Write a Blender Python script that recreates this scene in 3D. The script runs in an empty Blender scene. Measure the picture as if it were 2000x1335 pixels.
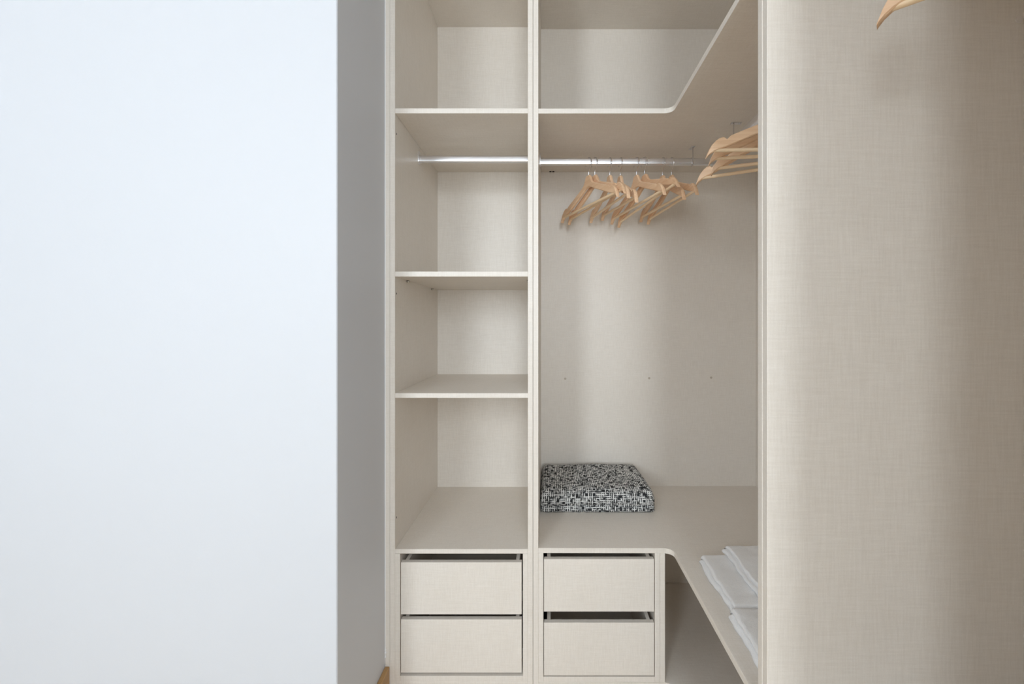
import bpy, bmesh, math, random
from mathutils import Vector, Matrix, noise
random.seed(7)
S = bpy.context.scene
COL = S.collection
PI = math.pi
H = 1.30                      # camera height above the floor; heights below are relative to the camera

# ------------------------------------------------------------------ camera
F = 850.0
cam = bpy.data.cameras.new('camera')
cam.sensor_width = 36.0
cam.lens = F / 2000.0 * 36.0
cam.shift_x = -70.0 / 2000.0
cam.shift_y = -33.5 / 2000.0
cam.clip_start = 0.01
camo = bpy.data.objects.new('camera', cam)
camo.location = (0, 0, H)
camo.rotation_euler = (PI / 2, 0, 0)
COL.objects.link(camo)
S.camera = camo

# ------------------------------------------------------------------ world, daylight, exposure
W = bpy.data.worlds.new('sky')
S.world = W
W.use_nodes = True
bg = W.node_tree.nodes['Background']
bg.inputs['Color'].default_value = (0.80, 0.90, 1.0, 1)
bg.inputs['Strength'].default_value = 0.3
YW = -2.30                     # wall behind the camera, with its windows: x0, x1, z0, z1
WINDOWS = [(-1.70, -1.10, -0.30, 1.36, 60.0), (0.0, 0.60, -0.30, 1.36, 60.0)]     # last: watts per square metre, the same sky for both
XO = 1.023                     # inner face of the right wall
LIGHT_COL = (0.87, 0.945, 1.0)
for nm, (x0, x1, z0, z1, watts) in zip(('window_left_offscreen', 'window_right_offscreen'), WINDOWS):
    L = bpy.data.lights.new(nm, 'AREA')
    L.shape = 'RECTANGLE'
    L.size = x1 - x0
    L.size_y = z1 - z0
    L.energy = watts * (x1 - x0) * (z1 - z0)
    L.color = LIGHT_COL
    Lo = bpy.data.objects.new(nm, L)
    Lo.location = ((x0 + x1) / 2, YW - 0.05, H + (z0 + z1) / 2)
    Lo.rotation_euler = (PI / 2, 0, 0)
    COL.objects.link(Lo)
V = S.view_settings
V.view_transform = 'Standard'
V.look = 'None'
V.gamma = 1.0
V.use_curve_mapping = False
V.exposure = -0.22
S.cycles.max_bounces = 16
S.cycles.diffuse_bounces = 12

# ------------------------------------------------------------------ materials
def new_mat(name):
    m = bpy.data.materials.new(name)
    m.use_nodes = True
    nt = m.node_tree
    return m, nt, nt.nodes['Principled BSDF']

def nd(nt, t, **kw):
    n = nt.nodes.new(t)
    for k, v in kw.items():
        setattr(n, k, v)
    return n

def noise_tex(nt, vec, scale_vec, scale=1.0, detail=2.0):
    mp = nd(nt, 'ShaderNodeMapping')
    mp.inputs['Scale'].default_value = scale_vec
    nt.links.new(vec, mp.inputs['Vector'])
    n = nd(nt, 'ShaderNodeTexNoise')
    n.inputs['Scale'].default_value = scale
    n.inputs['Detail'].default_value = detail
    nt.links.new(mp.outputs['Vector'], n.inputs['Vector'])
    return n.outputs['Fac']

def math_n(nt, op, a, b=None, c=None, clamp=False):
    n = nd(nt, 'ShaderNodeMath', operation=op)
    n.use_clamp = clamp
    for i, v in enumerate((a, b, c)):
        if v is None:
            continue
        if isinstance(v, (int, float)):
            n.inputs[i].default_value = v
        else:
            nt.links.new(v, n.inputs[i])
    return n.outputs[0]

def ramp(nt, fac, stops):
    r = nd(nt, 'ShaderNodeValToRGB')
    e = r.color_ramp.elements
    while len(e) < len(stops):
        e.new(0.5)
    for i, (p, c) in enumerate(stops):
        e[i].position = p
        e[i].color = (*c, 1)
    nt.links.new(fac, r.inputs['Fac'])
    return r.outputs['Color']

def laminate():
    # linen-look beige melamine: fine crossed threads, satin gloss
    m, nt, b = new_mat('linen_laminate')
    tc = nd(nt, 'ShaderNodeTexCoord').outputs['Object']
    v = noise_tex(nt, tc, (330, 330, 22), 1.0, 2)
    h1 = noise_tex(nt, tc, (22, 330, 330), 1.0, 2)
    h2 = noise_tex(nt, tc, (330, 22, 330), 1.0, 2)
    blot = noise_tex(nt, tc, (5, 5, 5), 1.0, 2)
    s = math_n(nt, 'ADD', math_n(nt, 'MULTIPLY', v, 0.40), math_n(nt, 'ADD', math_n(nt, 'MULTIPLY', h1, 0.36), math_n(nt, 'MULTIPLY', h2, 0.24)))
    s = math_n(nt, 'ADD', math_n(nt, 'MULTIPLY', s, 0.85), math_n(nt, 'MULTIPLY', blot, 0.15))
    c = ramp(nt, s, [(0.36, (0.700, 0.650, 0.585)), (0.64, (0.785, 0.740, 0.680))])
    nt.links.new(c, b.inputs['Base Color'])
    b.inputs['Roughness'].default_value = 0.42
    bp = nd(nt, 'ShaderNodeBump')
    bp.inputs['Strength'].default_value = 0.10
    bp.inputs['Distance'].default_value = 0.0006
    nt.links.new(s, bp.inputs['Height'])
    nt.links.new(bp.outputs['Normal'], b.inputs['Normal'])
    return m

def paint(name, col, rough=0.6, bump=0.08):
    m, nt, b = new_mat(name)
    tc = nd(nt, 'ShaderNodeTexCoord').outputs['Object']
    n = noise_tex(nt, tc, (160, 160, 160), 1.0, 3)
    n2 = noise_tex(nt, tc, (1.2, 1.2, 1.2), 1.0, 2)
    c = ramp(nt, n2, [(0.3, tuple(x * 0.985 for x in col)), (0.7, col)])
    nt.links.new(c, b.inputs['Base Color'])
    b.inputs['Roughness'].default_value = rough
    bp = nd(nt, 'ShaderNodeBump')
    bp.inputs['Strength'].default_value = bump
    bp.inputs['Distance'].default_value = 0.001
    nt.links.new(n, bp.inputs['Height'])
    nt.links.new(bp.outputs['Normal'], b.inputs['Normal'])
    return m

def wood(name, c0, c1, axis=0, rough=0.45):
    m, nt, b = new_mat(name)
    tc = nd(nt, 'ShaderNodeTexCoord').outputs['Object']
    oi = nd(nt, 'ShaderNodeObjectInfo').outputs['Random']
    sc = [140, 140, 140]
    sc[axis] = 7
    ad = nd(nt, 'ShaderNodeVectorMath', operation='ADD')
    cb = nd(nt, 'ShaderNodeCombineXYZ')
    for i in range(3):
        nt.links.new(oi, cb.inputs[i])
    nt.links.new(tc, ad.inputs[0])
    nt.links.new(cb.outputs[0], ad.inputs[1])
    n = noise_tex(nt, ad.outputs[0], sc, 1.0, 3)
    f = math_n(nt, 'ADD', math_n(nt, 'MULTIPLY', n, 0.75), math_n(nt, 'MULTIPLY', oi, 0.25))
    nt.links.new(ramp(nt, f, [(0.25, c0), (0.75, c1)]), b.inputs['Base Color'])
    b.inputs['Roughness'].default_value = rough
    return m

def metal(name, col, rough):
    m, nt, b = new_mat(name)
    tc = nd(nt, 'ShaderNodeTexCoord').outputs['Object']
    n = noise_tex(nt, tc, (60, 60, 60), 1.0, 2)
    r = math_n(nt, 'MULTIPLY_ADD', n, 0.08, rough - 0.04)
    nt.links.new(r, b.inputs['Roughness'])
    b.inputs['Base Color'].default_value = (*col, 1)
    b.inputs['Metallic'].default_value = 1.0
    return m

def plain(name, col, rough):
    m, nt, b = new_mat(name)
    tc = nd(nt, 'ShaderNodeTexCoord').outputs['Object']
    n = noise_tex(nt, tc, (90, 90, 90), 1.0, 2)
    nt.links.new(ramp(nt, n, [(0.3, tuple(x * 0.94 for x in col)), (0.7, col)]), b.inputs['Base Color'])
    b.inputs['Roughness'].default_value = rough
    return m

def weave():
    # black and white tweed-like weave: broken white threads both ways over a dark ground
    m, nt, b = new_mat('black_white_weave')
    uv = nd(nt, 'ShaderNodeUVMap').outputs['UV']
    sp = nd(nt, 'ShaderNodeSeparateXYZ')
    wob = nd(nt, 'ShaderNodeTexNoise')
    wob.inputs['Scale'].default_value = 14.0
    nt.links.new(uv, wob.inputs['Vector'])
    wm = nd(nt, 'ShaderNodeVectorMath', operation='MULTIPLY_ADD')
    nt.links.new(wob.outputs['Color'], wm.inputs[0])
    wm.inputs[1].default_value = (0.006, 0.006, 0)
    nt.links.new(uv, wm.inputs[2])
    nt.links.new(wm.outputs[0], sp.inputs[0])
    u, v = sp.outputs['X'], sp.outputs['Y']
    P = 0.0078
    def thread(a, other, seed):
        t = math_n(nt, 'DIVIDE', a, P)
        cell = math_n(nt, 'FLOOR', t)
        fr = math_n(nt, 'ABSOLUTE', math_n(nt, 'SUBTRACT', math_n(nt, 'FRACT', t), 0.5))
        line = nd(nt, 'ShaderNodeMapRange', interpolation_type='SMOOTHSTEP')
        line.inputs['From Min'].default_value = 0.34
        line.inputs['From Max'].default_value = 0.14
        nt.links.new(fr, line.inputs['Value'])
        cb = nd(nt, 'ShaderNodeCombineXYZ')
        nt.links.new(math_n(nt, 'MULTIPLY', cell, 7.31), cb.inputs[0])
        nt.links.new(math_n(nt, 'MULTIPLY', other, 48.0), cb.inputs[1])
        cb.inputs[2].default_value = seed
        n = nd(nt, 'ShaderNodeTexNoise')
        n.inputs['Scale'].default_value = 1.0
        n.inputs['Detail'].default_value = 1.0
        nt.links.new(cb.outputs[0], n.inputs['Vector'])
        k = nd(nt, 'ShaderNodeMapRange')
        k.inputs['From Min'].default_value = 0.42
        k.inputs['From Max'].default_value = 0.60
        nt.links.new(n.outputs['Fac'], k.inputs['Value'])
        return math_n(nt, 'MULTIPLY', line.outputs[0], k.outputs[0])
    f = math_n(nt, 'MAXIMUM', thread(u, v, 0.0), thread(v, u, 9.0))
    nt.links.new(ramp(nt, f, [(0.0, (0.030, 0.031, 0.033)), (1.0, (0.78, 0.78, 0.76))]), b.inputs['Base Color'])
    b.inputs['Roughness'].default_value = 0.9
    b.inputs['Specular IOR Level'].default_value = 0.15
    bp = nd(nt, 'ShaderNodeBump')
    bp.inputs['Strength'].default_value = 0.5
    bp.inputs['Distance'].default_value = 0.0015
    nt.links.new(f, bp.inputs['Height'])
    nt.links.new(bp.outputs['Normal'], b.inputs['Normal'])
    return m

def terry():
    m, nt, b = new_mat('white_terry')
    tc = nd(nt, 'ShaderNodeTexCoord').outputs['Object']
    n = noise_tex(nt, tc, (420, 420, 420), 1.0, 2)
    nt.links.new(ramp(nt, n, [(0.3, (0.82, 0.82, 0.825)), (0.7, (0.88, 0.88, 0.88))]), b.inputs['Base Color'])
    b.inputs['Roughness'].default_value = 0.95
    b.inputs['Specular IOR Level'].default_value = 0.1
    bp = nd(nt, 'ShaderNodeBump')
    bp.inputs['Strength'].default_value = 0.5
    bp.inputs['Distance'].default_value = 0.002
    nt.links.new(n, bp.inputs['Height'])
    nt.links.new(bp.outputs['Normal'], b.inputs['Normal'])
    return m

def glass_pane():
    m = bpy.data.materials.new('window_glass')
    m.use_nodes = True
    nt = m.node_tree
    nt.nodes.clear()
    o = nd(nt, 'ShaderNodeOutputMaterial')
    mx = nd(nt, 'ShaderNodeMixShader')
    t = nd(nt, 'ShaderNodeBsdfTransparent')
    g = nd(nt, 'ShaderNodeBsdfGlossy')
    g.inputs['Roughness'].default_value = 0.02
    fr = nd(nt, 'ShaderNodeFresnel')
    fr.inputs['IOR'].default_value = 1.45
    nt.links.new(fr.outputs[0], mx.inputs[0])
    nt.links.new(t.outputs[0], mx.inputs[1])
    nt.links.new(g.outputs[0], mx.inputs[2])
    nt.links.new(mx.outputs[0], o.inputs['Surface'])
    return m

def floor_planks():
    m, nt, b = new_mat('oak_floor')
    tc = nd(nt, 'ShaderNodeTexCoord').outputs['Object']
    br = nd(nt, 'ShaderNodeTexBrick')
    br.inputs['Scale'].default_value = 1.0
    br.inputs['Brick Width'].default_value = 1.2
    br.inputs['Row Height'].default_value = 0.14
    br.inputs['Mortar Size'].default_value = 0.002
    br.inputs['Color1'].default_value = (0.62, 0.47, 0.31, 1)
    br.inputs['Color2'].default_value = (0.70, 0.55, 0.38, 1)
    br.inputs['Mortar'].default_value = (0.2, 0.12, 0.06, 1)
    nt.links.new(tc, br.inputs['Vector'])
    n = noise_tex(nt, tc, (4, 70, 4), 1.0, 3)
    mx = nd(nt, 'ShaderNodeMix', data_type='RGBA', blend_type='MULTIPLY')
    mx.inputs['Factor'].default_value = 0.35
    nt.links.new(br.outputs['Color'], mx.inputs[6])
    nt.links.new(ramp(nt, n, [(0.3, (0.6, 0.6, 0.6)), (0.7, (1, 1, 1))]), mx.inputs[7])
    nt.links.new(mx.outputs[2], b.inputs['Base Color'])
    b.inputs['Roughness'].default_value = 0.4
    return m

LAM = laminate()
WALL = paint('white_wall_paint', (0.61, 0.63, 0.665), 0.55, 0.10)
CEIL = paint('ceiling_paint', (0.88, 0.88, 0.88), 0.8, 0.05)
CAULK = paint('white_caulk', (0.86, 0.86, 0.86), 0.5, 0.2)
HWOOD = wood('hanger_beech', (0.68, 0.425, 0.245), (0.86, 0.625, 0.425), 0, 0.38)
BARWOOD = wood('hanger_bar_wood', (0.76, 0.555, 0.345), (0.88, 0.70, 0.49), 0, 0.42)
OAK = wood('oak_baseboard', (0.36, 0.20, 0.075), (0.50, 0.31, 0.13), 1, 0.45)
ALU = metal('satin_aluminium', (0.86, 0.87, 0.90), 0.30)
STEEL = metal('bright_steel', (0.72, 0.72, 0.74), 0.22)
CAP = plain('beige_plastic_cap', (0.50, 0.44, 0.36), 0.5)
PALECAP = plain('pale_plastic_cap', (0.76, 0.71, 0.66), 0.4)
PIN = metal('nickel_pin', (0.62, 0.60, 0.56), 0.3)
DARK = plain('dark_hole', (0.04, 0.035, 0.03), 0.7)
RUN = plain('grey_drawer_runner', (0.16, 0.16, 0.155), 0.45)
WEAVE = weave()
TERRY = terry()
GLASS = glass_pane()
FLOOR = floor_planks()

# ------------------------------------------------------------------ helpers
def add_box(bm, x0, x1, y0, y1, z0, z1, bev=0.0):
    vs = [bm.verts.new(p) for p in ((x0, y0, z0), (x1, y0, z0), (x1, y1, z0), (x0, y1, z0),
                                    (x0, y0, z1), (x1, y0, z1), (x1, y1, z1), (x0, y1, z1))]
    fs = [bm.faces.new([vs[i] for i in f]) for f in
          ((0, 3, 2, 1), (4, 5, 6, 7), (0, 1, 5, 4), (1, 2, 6, 5), (2, 3, 7, 6), (3, 0, 4, 7))]
    if bev:
        es = {e for f in fs for e in f.edges}
        bmesh.ops.bevel(bm, geom=list(es), offset=bev, segments=1, affect='EDGES')

def add_cyl(bm, c, r, h, axis='z', n=20, bev=0.0):
    ring = []
    for s in (0, 1):
        row = []
        for i in range(n):
            a = 2 * PI * i / n
            p, q = r * math.cos(a), r * math.sin(a)
            t = h * s
            v = {'z': (p, q, t), 'y': (p, t, q), 'x': (t, p, q)}[axis]
            row.append(bm.verts.new((c[0] + v[0], c[1] + v[1], c[2] + v[2])))
        ring.append(row)
    for i in range(n):
        bm.faces.new((ring[0][i], ring[0][(i + 1) % n], ring[1][(i + 1) % n], ring[1][i]))
    bm.faces.new(ring[0][::-1])
    bm.faces.new(ring[1])

def add_tube(bm, pts, r, n=8):
    pts = [Vector(p) for p in pts]
    rows = []
    up = Vector((0, 1, 0))
    for i, p in enumerate(pts):
        t = (pts[min(i + 1, len(pts) - 1)] - pts[max(i - 1, 0)]).normalized()
        a = up - t * up.dot(t)
        if a.length < 1e-4:
            a = Vector((1, 0, 0)) - t * t.x
        a.normalize()
        b = t.cross(a)
        rows.append([bm.verts.new(p + r * (math.cos(2 * PI * k / n) * a + math.sin(2 * PI * k / n) * b)) for k in range(n)])
    for i in range(len(rows) - 1):
        for k in range(n):
            bm.faces.new((rows[i][k], rows[i][(k + 1) % n], rows[i + 1][(k + 1) % n], rows[i + 1][k]))
    bm.faces.new(rows[0][::-1])
    bm.faces.new(rows[-1])

def add_prism(bm, poly, z0, z1, bev=0.0):
    # poly in plan, counter-clockwise
    lo = [bm.verts.new((x, y, z0)) for x, y in poly]
    hi = [bm.verts.new((x, y, z1)) for x, y in poly]
    n = len(poly)
    fs = [bm.faces.new(lo[::-1]), bm.faces.new(hi)]
    for i in range(n):
        bm.faces.new((lo[i], lo[(i + 1) % n], hi[(i + 1) % n], hi[i]))
    if bev:
        es = {e for f in fs for e in f.edges}
        bmesh.ops.bevel(bm, geom=list(es), offset=bev, segments=1, affect='EDGES')

def obj(name, bm, mat, parent=None, smooth=False, origin=None):
    bmesh.ops.recalc_face_normals(bm, faces=bm.faces)
    off = Vector((0, 0, 0))
    if parent is not None:
        p = parent
        while p is not None:
            off += p.location
            p = p.parent
    if origin is not None:
        off = Vector(origin)
    bmesh.ops.translate(bm, verts=bm.verts, vec=-off)
    me = bpy.data.meshes.new(name)
    bm.to_mesh(me)
    bm.free()
    me.materials.append(mat)
    if smooth:
        for p in me.polygons:
            p.use_smooth = True
    o = bpy.data.objects.new(name, me)
    COL.objects.link(o)
    if parent is not None:
        o.parent = parent
    elif origin is not None:
        o.location = origin
    return o

def tag(o, label, cat, group=None):
    o['label'] = label
    o['category'] = cat
    if group:
        o['group'] = group
    return o

def thing(name, label, cat, loc, group=None):
    o = bpy.data.objects.new(name, None)
    o.empty_display_size = 0.05
    COL.objects.link(o)
    o.location = loc
    return tag(o, label, cat, group)

def struct(o):
    o['kind'] = 'structure'
    return o

def board(name, parent, x0, x1, y0, y1, z0, z1, mat=None, bev=0.0007, origin=None):
    bm = bmesh.new()
    add_box(bm, x0, x1, y0, y1, z0 + H, z1 + H, bev)
    return obj(name, bm, mat or LAM, parent, origin=origin)

def disc(name, parent, c, r, h, axis, mat):
    bm = bmesh.new()
    add_cyl(bm, (c[0], c[1], c[2] + H), r, h, axis)
    return obj(name, bm, mat, parent)

# ------------------------------------------------------------------ the setting
YF, YB = 1.500, 2.079          # wardrobe front plane and face of the back panels
XR = 0.993                     # back panel of the side leg
XW = -0.561                    # return of the left wall
CE = 1.50                      # ceiling
ROOM_L = -2.70
struct(board('floor', None, ROOM_L - 0.1, XR + 0.2, YW - 0.2, 2.2, -H - 0.10, -H, FLOOR, 0))
struct(board('ceiling', None, ROOM_L - 0.1, XR + 0.2, YW - 0.2, 2.2, CE, CE + 0.1, CEIL, 0))
struct(board('wall_left', None, ROOM_L, XW, 1.158, 2.20, -H, CE, WALL, 0.0025))
struct(board('wall_back', None, XW, XR + 0.2, YB + 0.02, 2.20, -H, CE, WALL, 0))
struct(board('wall_right', None, XO, XO + 0.17, YW, YB + 0.02, -H, CE, WALL, 0))
struct(board('wall_side', None, ROOM_L - 0.1, ROOM_L, YW, 2.20, -H, CE, WALL, 0))
bm = bmesh.new()
xs = [ROOM_L - 0.1] + [v for w in WINDOWS for v in w[:2]] + [XR + 0.2]
for k in range(0, len(xs), 2):
    add_box(bm, xs[k], xs[k + 1], YW - 0.2, YW, 0, H + CE)
for x0, x1, z0, z1, watts in WINDOWS:
    add_box(bm, x0, x1, YW - 0.2, YW, 0, H + z0)
    add_box(bm, x0, x1, YW - 0.2, YW, H + z1, H + CE)
struct(obj('wall_front', bm, WALL))
for i, (x0, x1, z0, z1, watts) in enumerate(WINDOWS):
    bm = bmesh.new()
    xm = (x0 + x1) / 2
    for a, b in ((x0, x0 + 0.05), (xm - 0.03, xm + 0.03), (x1 - 0.05, x1)):
        add_box(bm, a, b, YW - 0.14, YW - 0.08, H + z0, H + z1)
    for a, b in ((z0, z0 + 0.05), (z1 - 0.05, z1)):
        add_box(bm, x0, x1, YW - 0.139, YW - 0.081, H + a, H + b)
    wn = struct(obj('window_%d' % (i + 1), bm, CAULK))
    for a, b in ((x0 + 0.05, xm - 0.03), (xm + 0.03, x1 - 0.05)):
        board('pane', wn, a, b, YW - 0.113, YW - 0.109, z0 + 0.05, z1 - 0.05, GLASS, 0)
struct(board('baseboard_left', None, XW, XW + 0.016, 1.142, YF - 0.001, -H, -1.1755, OAK, 0.002))
struct(board('baseboard_front', None, ROOM_L, XW + 0.016, 1.142, 1.158, -H, -1.1755, OAK, 0.002))
# scribe strip between the wall and the wardrobe, with a bead of caulk along the wall
tr = struct(board('trim_1', None, XW, -0.5448, YF, YF + 0.018, -H, CE))
bm = bmesh.new()
zs = [-H + 0.13 + i * (CE + H - 0.13) / 60 for i in range(61)]
add_tube(bm, [(XW + 0.0008 + 0.0006 * noise.noise((0, 0, z * 9)), YF - 0.0006, z + H) for z in zs], 0.0020, 6)
for z, r in ((-1.128, 0.0042), (-1.143, 0.0034), (-1.118, 0.003)):
    bmesh.ops.create_icosphere(bm, subdivisions=2, radius=r, matrix=Matrix.Translation((XW + 0.0015, YF - 0.001, z + H)))
obj('caulk_bead', bm, CAULK, tr, True)

# ------------------------------------------------------------------ left shelf column
TOPZ = 1.421
su = thing('shelf_unit', 'tall open shelf column of beige laminate beside the white wall', 'shelf unit', (-0.307, 1.79, 0))
XL0, XL1 = -0.5268, -0.0690    # interior
board('side_panel', su, -0.5444, XL0, YF, YB, -H, TOPZ + 0.018)
sp_r = board('side_panel', su, XL1, -0.0516, YF, YB, -H, TOPZ + 0.018)
board('back_panel', su, -0.5444, -0.0516, YB, YB + 0.008, -H, TOPZ + 0.018)
board('top_panel', su, XL0, XL1, YF + 0.001, YB, TOPZ, TOPZ + 0.018)
for nm, z1, z0 in (('shelf', 0.7465, 0.7290), ('shelf', 0.1840, 0.1662), ('shelf', -0.2356, -0.2520), ('shelf', -0.7730, -0.7890)):
    board(nm, su, XL0, XL1, YF + 0.001, YB, z0, z1)
board('base_panel', su, XL0, XL1, YF + 0.001, YB, -1.2465, -1.2285)
board('plinth', su, XL0, XL1, YF + 0.03, YF + 0.046, -H, -1.2465)
for y in (1.628, 1.973):
    for x, s in ((XL0, 1), (XL1 - 0.009, 1)):
        bm = bmesh.new()
        add_cyl(bm, (x, y, H + 0.1615), 0.0045, 0.009, 'x', 14)
        obj('shelf_pin', bm, PIN, su, True)
for y, z in ((1.513, 0.1086), (1.513, -0.669), (1.513, 0.663)):
    disc('screw_hole', su, (XL0 - 0.001, y, z), 0.0035, 0.0014, 'x', DARK)

def drawer_unit(label, x0, x1, ztop, zbot, fronts, group):
    cx = (x0 + x1) / 2
    u = thing('drawer_unit', label, 'drawers', (cx, 1.79, zbot + H), group)
    t = 0.0172
    board('side_panel', u, x0, x0 + t, YF + 0.0005, YB - 0.01, zbot, ztop)
    board('side_panel', u, x1 - t, x1, YF + 0.0005, YB - 0.01, zbot, ztop)
    board('bottom_panel', u, x0 + t, x1 - t, YF + 0.0005, YB - 0.01, zbot, zbot + 0.0180)
    board('back_panel', u, x0 + t, x1 - t, YB - 0.018, YB - 0.010, zbot + 0.018, ztop)
    for (fx0, fx1, fz0, fz1, fy) in fronts:
        a0, a1 = x0 + t, x1 - t
        bm = bmesh.new()
        y0, y1 = fy + 0.0178, fy + 0.50
        s0, s1 = a0 + 0.013, a1 - 0.013
        zb, zt = fz0 + 0.012, fz1 - 0.0005
        add_box(bm, s0, s0 + 0.012, y0, y1, zb + H, zt + H)
        add_box(bm, s1 - 0.012, s1, y0, y1, zb + H, zt + H)
        add_box(bm, s0 + 0.012, s1 - 0.012, y1 - 0.012, y1, zb + H, zt + H)
        add_box(bm, s0 + 0.012, s1 - 0.012, y0, y1 - 0.012, zb + H, zb + 0.006 + H)
        d = obj('drawer', bm, LAM, u)
        board('drawer_front', d, fx0, fx1, fy, fy + 0.0178, fz0, fz1)
        for xa, xb in ((a0, s0 - 0.0005), (s1 + 0.0005, a1)):
            board('runner', d, xa + 0.0005, xb, y0 + 0.006, y1 - 0.03, zb + 0.02, zb + 0.055, RUN, 0)
    return u

drawer_unit('beige two-drawer chest under the shelf column, beside the white wall', XL0, XL1, -0.7892, -1.2283,
            [(-0.5070, -0.0905, -0.9985, -0.8190, YF + 0.0015), (-0.5070, -0.0905, -1.1995, -1.0160, YF + 0.0015)], 'drawer chests under the worktops')

# ------------------------------------------------------------------ corner unit
XE = 0.430                     # front edge of the side leg
YP0, YP1 = 0.853, 0.889        # double partition closing the side leg
RAD = 0.028
def l_plan(y_end, x_right, x_left=-0.0326, yb=YB):
    pts = [(x_left, YF + 0.0008)]
    for k in range(0, 9):
        a = PI / 2 - k * (PI / 2) / 8
        pts.append((XE - RAD + RAD * math.cos(a), YF - RAD + RAD * math.sin(a)))
    pts += [(XE, y_end), (x_right, y_end), (x_right, yb), (x_left, yb)]
    return pts
cu = thing('corner_wardrobe', 'L-shaped beige corner wardrobe with hanging rails, right of the shelf column', 'wardrobe', (0.45, 1.5, 0))
board('side_panel', cu, -0.0506, -0.0326, YF, YB, -H, 1.43)
board('back_panel', cu, -0.0506, XR + 0.008, YB, YB + 0.008, -H, 1.43)
board('back_panel', cu, XR, XR + 0.008, YP0 + 0.018, YB, -H, 1.43)
board('partition_panel', cu, XE - 0.001, XR, YP0 + 0.0182, YP1, -H, 1.43)
for nm, z0, z1 in (('top_panel', 1.411, 1.429), ('hat_shelf', 0.7285, 0.7455)):
    bm = bmesh.new()
    add_prism(bm, l_plan(YP1, XR), H + z0, H + z1, 0.0008)
    obj(nm, bm, LAM, cu)
bm = bmesh.new()
add_prism(bm, l_plan(YP1, XR), H - 1.249, H - 1.2315, 0.0008)
obj('base_panel', bm, LAM, cu)
bm = bmesh.new()
add_prism(bm, [(-0.0326, YF + 0.03), (XE + 0.03, YF + 0.03), (XE + 0.03, YP1), (XE + 0.046, YP1), (XE + 0.046, YF + 0.046), (-0.0326, YF + 0.046)], 0, H - 1.249)
obj('plinth', bm, LAM, cu)
board('support_panel', cu, 0.3867, 0.4041, YF + 0.0005, YB, -1.2315, -0.7872)
for x, z in ((0.083, -0.257), (0.484, -0.2544), (0.780, -0.252)):
    disc('screw_cap', cu, (x, YB - 0.0012, z), 0.0055, 0.0012, 'y', CAP)
for x in (0.012, 0.026):
    disc('screw_cap', cu, (x, YB - 0.010, 0.7285 - 0.0015), 0.0055, 0.0015, 'z', DARK)
bm = bmesh.new()
add_prism(bm, l_plan(YP1, XR), H - 0.7870, H - 0.7695, 0.0008)
wt = obj('worktop', bm, LAM, None, origin=(0.45, 1.79, H - 0.787))
tag(wt, 'L-shaped beige laminate worktop with rounded inner corner, carrying blanket and towels', 'worktop')
drawer_unit('beige two-drawer chest beside the dark open space under the worktop', -0.0326, 0.3863, -0.7872, -1.2313,
            [(-0.0135, 0.3668, -0.9890, -0.8080, YF + 0.0015), (-0.0135, 0.3668, -1.2085, -1.0270, YF + 0.0015)], 'drawer chests under the worktops')

# ------------------------------------------------------------------ next bay of the side leg (its partition faces the camera)
XN = 0.932
nb = thing('side_wardrobe', 'beige wardrobe bay whose broad linen-textured side panel faces the room', 'wardrobe', (0.68, 0.4, 0))
YN = 0.345
board('partition_panel', nb, XE, XN + 0.05, YP0, YP0 + 0.0178, -H, 1.43, None, 0.0009)
board('partition_panel', nb, XE, XN + 0.05, YN - 0.018, YN, -H, 1.43)
board('back_panel', nb, XN, XN + 0.012, YN, YP0, -H, 1.43)
board('top_panel', nb, XE + 0.001, XN, YN, YP0, 1.411, 1.429)
board('hat_shelf', nb, XE + 0.001, XN, YN, YP0, 0.7285, 0.7455)
board('shelf', nb, XE + 0.001, XN, YN, YP0, -0.787, -0.7695)
board('base_panel', nb, XE + 0.001, XN, YN, YP0, -1.249, -1.2315)
board('plinth', nb, XE + 0.03, XE + 0.046, YN, YP0, -H, -1.249)
disc('screw_cap', nb, (0.9235, YP0 - 0.0012, 0.597), 0.0070, 0.0012, 'y', PALECAP)

# ------------------------------------------------------------------ rails
def oval(w, h, n=10):
    pts = []
    r = w / 2
    for k in range(n + 1):
        a = PI * k / n
        pts.append((r * math.cos(a), h / 2 - r + r * math.sin(a)))
    for k in range(n + 1):
        a = PI + PI * k / n
        pts.append((r * math.cos(a), -h / 2 + r + r * math.sin(a)))
    return pts

def oval_tube(bm, c, length, axis, w, h):
    sec = oval(w, h)
    rows = []
    for s in (0, 1):
        row = []
        for p, q in sec:
            v = (length * s, p, q) if axis == 'x' else (p, length * s, q)
            row.append(bm.verts.new((c[0] + v[0], c[1] + v[1], c[2] + v[2])))
        rows.append(row)
    n = len(sec)
    for i in range(n):
        bm.faces.new((rows[0][i], rows[0][(i + 1) % n], rows[1][(i + 1) % n], rows[1][i]))
    bm.faces.new(rows[0][::-1])
    bm.faces.new(rows[1])

def smooth_by_angle(o, deg=35):
    for p in o.data.polygons:
        p.use_smooth = True
    me = o.data
    bmx = bmesh.new()
    bmx.from_mesh(me)
    for e in bmx.edges:
        if len(e.link_faces) == 2 and e.calc_face_angle(0) > math.radians(deg):
            e.smooth = False
    bmx.to_mesh(me)
    bmx.free()

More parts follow.
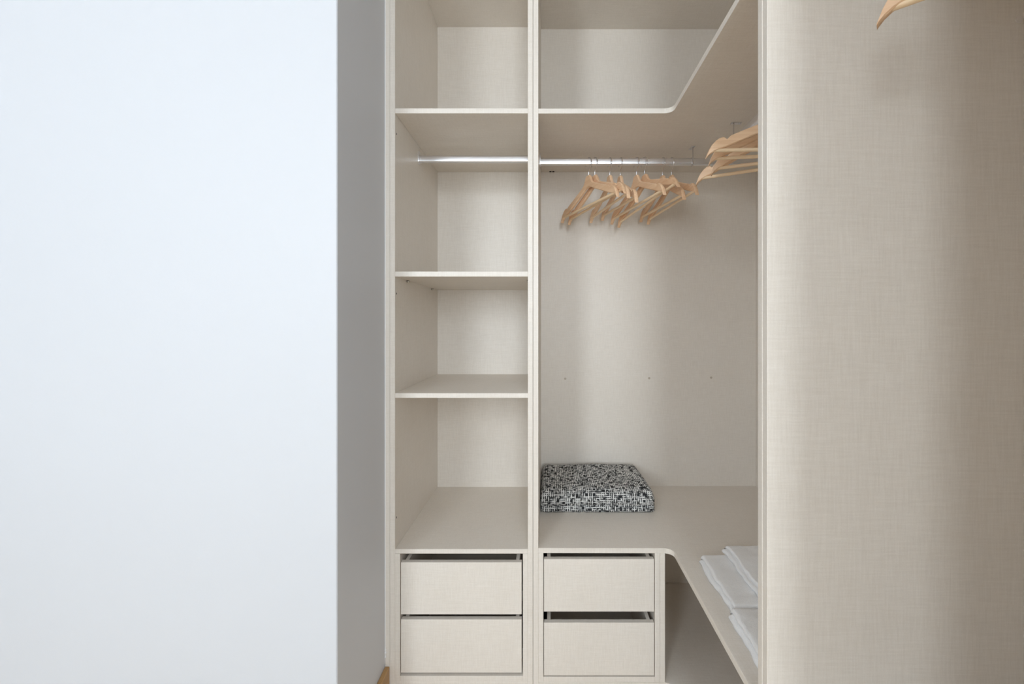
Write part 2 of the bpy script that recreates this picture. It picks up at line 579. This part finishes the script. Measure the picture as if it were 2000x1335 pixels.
def rail(label, c, length, axis, sockets, brackets, zshelf):
    c = (c[0], c[1], c[2] + H)
    mid = (c[0] + (length / 2 if axis == 'x' else 0), c[1] + (length / 2 if axis == 'y' else 0), c[2] - 0.015)
    r = thing('clothes_rail', label, 'clothes rail', mid, 'clothes rails')
    bm = bmesh.new()
    oval_tube(bm, c, length, axis, 0.0155, 0.030)
    smooth_by_angle(obj('rail_tube', bm, ALU, r))
    for s in sockets:      # cup at the end of the rail: flange on the panel and a short collar
        bm = bmesh.new()
        e = 0.0022
        if axis == 'x':
            p = c[0] if s == 0 else c[0] + length
            sg = 1 if s == 0 else -1
            oval_tube(bm, (min(p, p + sg * e), c[1], c[2] + 0.006), e, 'x', 0.026, 0.056)
            oval_tube(bm, (min(p, p + sg * 0.010), c[1], c[2] - 0.0005), 0.010, 'x', 0.0185, 0.0325)
        else:
            p = c[1] if s == 0 else c[1] + length
            sg = 1 if s == 0 else -1
            oval_tube(bm, (c[0], min(p, p + sg * e), c[2] + 0.006), e, 'y', 0.026, 0.056)
            oval_tube(bm, (c[0], min(p, p + sg * 0.010), c[2] - 0.0005), 0.010, 'y', 0.0185, 0.0325)
        smooth_by_angle(obj('end_socket', bm, ALU, r))
    for t in brackets:     # hanger bracket under the shelf: screw plate, stem, saddle round the rail
        bx, by = (c[0] + t, c[1]) if axis == 'x' else (c[0], c[1] + t)
        bm = bmesh.new()
        zt = zshelf + H
        if axis == 'x':
            add_box(bm, bx - 0.008, bx + 0.008, by - 0.019, by + 0.019, zt - 0.0025, zt, 0.0006)
            for q in (-0.013, 0.013):
                add_cyl(bm, (bx, by + q, zt - 0.0042), 0.004, 0.002, 'z', 12)
            add_box(bm, bx - 0.0022, bx + 0.0022, by - 0.010, by - 0.0079, c[2] - 0.014, zt - 0.002)
            add_box(bm, bx - 0.0022, bx + 0.0022, by + 0.0079, by + 0.010, c[2] - 0.014, c[2] + 0.020)
            add_box(bm, bx - 0.0022, bx + 0.0022, by - 0.010, by + 0.010, c[2] - 0.0175, c[2] - 0.0155)
        else:
            add_box(bm, bx - 0.019, bx + 0.019, by - 0.008, by + 0.008, zt - 0.0025, zt, 0.0006)
            for q in (-0.013, 0.013):
                add_cyl(bm, (bx + q, by, zt - 0.0042), 0.004, 0.002, 'z', 12)
            add_box(bm, bx - 0.010, bx - 0.0079, by - 0.0025, by + 0.0025, c[2] - 0.014, zt - 0.002)
            add_box(bm, bx + 0.0079, bx + 0.010, by - 0.0025, by + 0.0025, c[2] - 0.014, c[2] + 0.020)
            add_box(bm, bx - 0.010, bx + 0.010, by - 0.0025, by + 0.0025, c[2] - 0.0175, c[2] - 0.0155)
        obj('rail_bracket', bm, STEEL, r)
    return r

YRAIL = 1.790
XRAIL = 0.680
rail('silver clothes rail under the top shelf of the shelf column, holding no hangers', (XL0, 1.777, 0.6755), XL1 - XL0, 'x', (0, 1), (), 0.729)
rail('silver clothes rail along the back of the corner wardrobe, holding eight wooden hangers', (-0.0326, YRAIL, 0.6700), XR + 0.0326, 'x', (0, 1), (0.626,), 0.7285)
rail('silver clothes rail on the side leg of the corner wardrobe, holding four wooden hangers', (XRAIL, YP1, 0.6660), 0.715, 'y', (0,), (0.683,), 0.7285)
rail('silver clothes rail behind the broad side panel, holding a single wooden hanger', (XRAIL, YN, 0.6660), YP0 - YN, 'y', (0, 1), (), 0.7285)

# ------------------------------------------------------------------ coat hangers
NECK = -0.0735
TOP = [(0, 0), (.010, 0), (.014, -.003), (.018, -.010), (.024, -.022), (.034, -.034), (.05, -.0425), (.11, -.067), (.160, -.0875), (.167, -.0925),
       (.171, -.0975), (.1745, -.0975), (.178, -.0938), (.183, -.0925), (.190, -.0945), (.20, -.1015), (.21, -.1125), (.217, -.125), (.2215, -.137), (.2245, -.1455)]
BOT = [(0, -.050), (.012, -.051), (.03, -.057), (.05, -.067), (.165, -.1165), (.19, -.1255), (.205, -.132), (.215, -.139), (.2245, -.1495)]
def lerp(tab, u):
    u = abs(u)
    for (a, p), (b, q) in zip(tab, tab[1:]):
        if u <= b:
            return p + (q - p) * (u - a) / (b - a)
    return tab[-1][1]
BEND = 0.16
def hanger_meshes():
    us = sorted({round(u, 4) for u, _ in TOP} | {round(u, 4) for u, _ in BOT} | {.08, .14})
    us = [-u for u in us[::-1] if u > 0] + us
    bm = bmesh.new()
    rows = []
    for u in us:
        t, b = lerp(TOP, u) + NECK, lerp(BOT, u) + NECK
        th = 0.0062 if abs(u) < 0.17 else 0.0062 + 0.0008 * (abs(u) - 0.17) / 0.05
        yb = -BEND * u * u
        ch = min(0.0028, (t - b) * 0.3)
        sec = [(-th + ch, b), (th - ch, b), (th, b + ch), (th, t - ch), (th - ch, t), (-th + ch, t), (-th, t - ch), (-th, b + ch)]
        rows.append([bm.verts.new((u, yb + y, z)) for y, z in sec])
    for i in range(len(rows) - 1):
        for k in range(8):
            bm.faces.new((rows[i][k], rows[i][(k + 1) % 8], rows[i + 1][(k + 1) % 8], rows[i + 1][k]))
    bm.faces.new(rows[0][::-1])
    bm.faces.new(rows[-1])
    body = obj('shoulder', bm, HWOOD)
    smooth_by_angle(body, 38)
    bm = bmesh.new()
    yb = -BEND * 0.205 ** 2
    add_tube(bm, [(-.206, yb, -.1275 + NECK), (-.1, yb, -.1275 + NECK), (0, yb, -.1275 + NECK), (.1, yb, -.1275 + NECK), (.206, yb, -.1275 + NECK)], 0.0052, 12)
    bar = obj('trouser_bar', bm, BARWOOD)
    smooth_by_angle(bar, 50)
    bm = bmesh.new()
    pts = [(0, 0, NECK - 0.005), (0, 0, NECK + 0.014), (0.003, 0, NECK + 0.019), (0.0095, 0, NECK + 0.0265)]
    cz, r = -0.0235, 0.0235
    for k in range(0, 17):
        a = math.radians(-48 + k * 15.5)
        pts.append((r * math.cos(a), 0, cz + r * math.sin(a)))
    add_tube(bm, pts, 0.0016, 8)
    hook = obj('hook', bm, STEEL)
    smooth_by_angle(hook, 60)
    return body, bar, hook

protos = hanger_meshes()
first = [True]
def hanger(x, y, ztop, alpha, tilt, label, group, width=1.0):
    root = thing('coat_hanger', label, 'coat hanger', (x, y, ztop + H + 0.0022), group)
    root.rotation_euler = (0, tilt, alpha)
    for p in protos:
        if first[0]:
            o = p
        else:
            o = p.copy()
            COL.objects.link(o)
        o.parent = root
        if width != 1.0 and not o.name.startswith('hook'):
            o.scale = (width, 1, 1)
    first[0] = False
    return root
R = math.radians
ORD = ['first', 'second', 'third', 'fourth', 'fifth', 'sixth', 'seventh', 'eighth']
# swing = angle of the hanger from square to the rail, lift = near end raised
BACK = [(0.168, 25, 0), (0.192, 24, 2.5), (0.255, 12, -1.5), (0.300, 9, -5.0), (0.364, 16.5, 1.0), (0.394, 19, 6.5), (0.473, 8, -3.0), (0.508, 9.5, 0.5)]
for i, (x, swing, lift) in enumerate(BACK):
    hanger(x, YRAIL, 0.6850, R(swing - 90), R(-lift), 'pale wooden coat hanger on the back rail, %s from the divider panel' % ORD[i], 'hangers on the back rail')
SIDE = [(1.188, 5, 1.0, 1.05, 'fourth'), (1.230, 9, 0.5, 0.95, 'third'), (1.274, 18, -1, 0.86, 'second'), (1.332, 28, 0, 0.97, 'first')]
for y, swing, lift, wd, o in SIDE:
    hanger(XRAIL, y, 0.6810, R(180 - swing), R(-lift), 'pale notched wooden coat hanger on the side rail, %s from the wardrobe corner' % o, 'hangers on the side rail', wd)
hanger(XRAIL, 0.528, 0.6810, R(180 - 39), 0, 'lone wooden coat hanger hanging in front of the broad side panel', 'hangers on the near rail')

# ------------------------------------------------------------------ folded blanket
def blanket():
    bm = bmesh.new()
    uvl = bm.loops.layers.uv.new('UVMap')
    z0 = -0.7695
    sec = [(2.045, 0.000), (1.95, 0.000), (1.85, 0.000), (1.800, 0.000), (1.786, 0.0015), (1.778, 0.007), (1.776, 0.014), (1.779, 0.021), (1.7845, 0.0255),
           (1.778, 0.030), (1.772, 0.040), (1.770, 0.052), (1.772, 0.066), (1.778, 0.078), (1.790, 0.0875), (1.81, 0.0935), (1.85, 0.0985), (1.90, 0.1050),
           (1.95, 0.1120), (2.00, 0.1180), (2.025, 0.1190), (2.045, 0.1130), (2.055, 0.0980), (2.058, 0.06), (2.055, 0.02)]
    n = len(sec)
    arc = [0.0]
    for (a, b), (c, d) in zip(sec, sec[1:] + sec[:1]):
        arc.append(arc[-1] + math.hypot(c - a, d - b))
    NX = 56
    x0, x1 = -0.0295, 0.437
    cy, cz = 1.91, 0.055
    rows = []
    for i in range(NX + 1):
        t = i / NX
        x = x0 + (x1 - x0) * t
        e = min(t, 1 - t) * (x1 - x0)
        rr = 0.022
        k = 1.0 if e >= rr else 0.78 + 0.22 * math.sqrt(max(0, 1 - (1 - e / rr) ** 2))
        row = []
        for j, (y, z) in enumerate(sec):
            yy = cy + (y - cy) * (1 - (1 - k) * 0.35)
            zz = z * k if z > 0.003 else z
            # the far end of the fold is a little narrower on the open side
            xx = x
            if t > 0.5:
                xx -= 0.030 * (t - 0.5) * 2 * max(0, (yy - 1.80) / 0.25)
            w = noise.noise((xx * 7, yy * 7, zz * 14 + 3)) * 0.006 + noise.noise((xx * 26, yy * 26, zz * 30)) * 0.0016
            if zz > 0.004:
                zz = max(0.002, zz + w * (0.6 if zz > 0.08 else 0.35) + 0.004 * math.sin(t * 3.0))
                yy += w * (0.9 if 0.004 < z < 0.085 and y < 1.9 else 0.2)
            yy = min(yy, YB - 0.006)
            row.append(bm.verts.new((xx, yy, H + z0 + zz)))
        rows.append(row)
    for i in range(NX):
        for j in range(n):
            f = bm.faces.new((rows[i][j], rows[i][(j + 1) % n], rows[i + 1][(j + 1) % n], rows[i + 1][j]))
            ta, tb = (x1 - x0) * i / NX, (x1 - x0) * (i + 1) / NX
            va, vb = arc[j], arc[j + 1]
            for lp, uvv in zip(f.loops, ((ta, va), (ta, vb), (tb, vb), (tb, va))):
                lp[uvl].uv = uvv
            f.smooth = True
    for row, rev, base in ((rows[0], True, 5.0), (rows[-1], False, 7.0)):
        f = bm.faces.new(row[::-1] if rev else row)
        for lp in f.loops:
            lp[uvl].uv = (lp.vert.co.y + base, lp.vert.co.z)
    bmesh.ops.triangulate(bm, faces=[f for f in bm.faces if len(f.verts) > 4])
    o = obj('blanket', bm, WEAVE, None, origin=(0.20, 1.91, H + z0))
    return tag(o, 'folded black and white woven blanket lying on the worktop', 'blanket')
blanket()

# ------------------------------------------------------------------ towels
def towel(label, x0, x1, y0, y1, zb, layers, seed, lean=0.0, group='folded white towels'):
    # folded towel: layered folds with rounded fold edges along the left side
    bm = bmesh.new()
    sec = [(x1, 0.0), ((x0 + x1) / 2, 0.0), (x0 + 0.02, 0.0)]
    z = 0.0
    for th, inset in layers:
        r = th / 2
        xs = x0 + inset
        for k in range(0, 9):
            a = -PI / 2 - PI * k / 8
            sec.append((xs + r * 1.1 + r * 1.1 * math.cos(a), z + r + r * math.sin(a)))
        z += th
    nseg = 18
    xa = x0 + layers[-1][1] + 0.03
    for k in range(nseg + 1):
        sec.append((xa + (x1 - xa) * k / nseg, z))
    NY = 60
    rows = []
    for i in range(NY + 1):
        t = i / NY
        y = y0 + (y1 - y0) * t
        e = min(t, 1 - t) * (y1 - y0)
        k = 1.0 if e > 0.012 else 0.72 + 0.28 * math.sqrt(max(0, 1 - (1 - e / 0.012) ** 2))
        row = []
        for x, zz in sec:
            w = noise.noise((x * 11 + seed, y * 11, zz * 20)) * 0.0055 + noise.noise((x * 38, y * 38 + seed, zz * 38)) * 0.0026
            h = zz * k
            xx = x + lean * t
            if zz > 0.001:
                h = max(0.0006, h + w * 0.8)
                if x < x0 + 0.03:
                    xx += w * 1.2
            row.append(bm.verts.new((xx, y, H + zb + h)))
        rows.append(row)
    n = len(sec)
    for i in range(NY):
        for j in range(n):
            f = bm.faces.new((rows[i][j], rows[i][(j + 1) % n], rows[i + 1][(j + 1) % n], rows[i + 1][j]))
            f.smooth = True
    bm.faces.new(rows[0][::-1])
    bm.faces.new(rows[-1])
    bmesh.ops.triangulate(bm, faces=[f for f in bm.faces if len(f.verts) > 4])
    o = obj('towel', bm, TERRY, None, origin=((x0 + x1) / 2, (y0 + y1) / 2, H + zb))
    return tag(o, label, 'towel', group)
ZT = -0.7695
towel('folded white towel lying on the worktop beneath another towel', 0.484, 0.80, 1.143, 1.398, ZT, [(0.019, 0.0), (0.015, 0.007)], 1.0)
towel('folded white towel lying on top of another towel', 0.563, 0.83, 1.12, 1.408, ZT + 0.0365, [(0.012, 0.0), (0.010, 0.010)], 5.0)
towel('folded white towel lying beside the stacked towels, nearest the side panel', 0.470, 0.80, 0.915, 1.136, ZT, [(0.0185, 0.0), (0.016, 0.005)], 9.0)
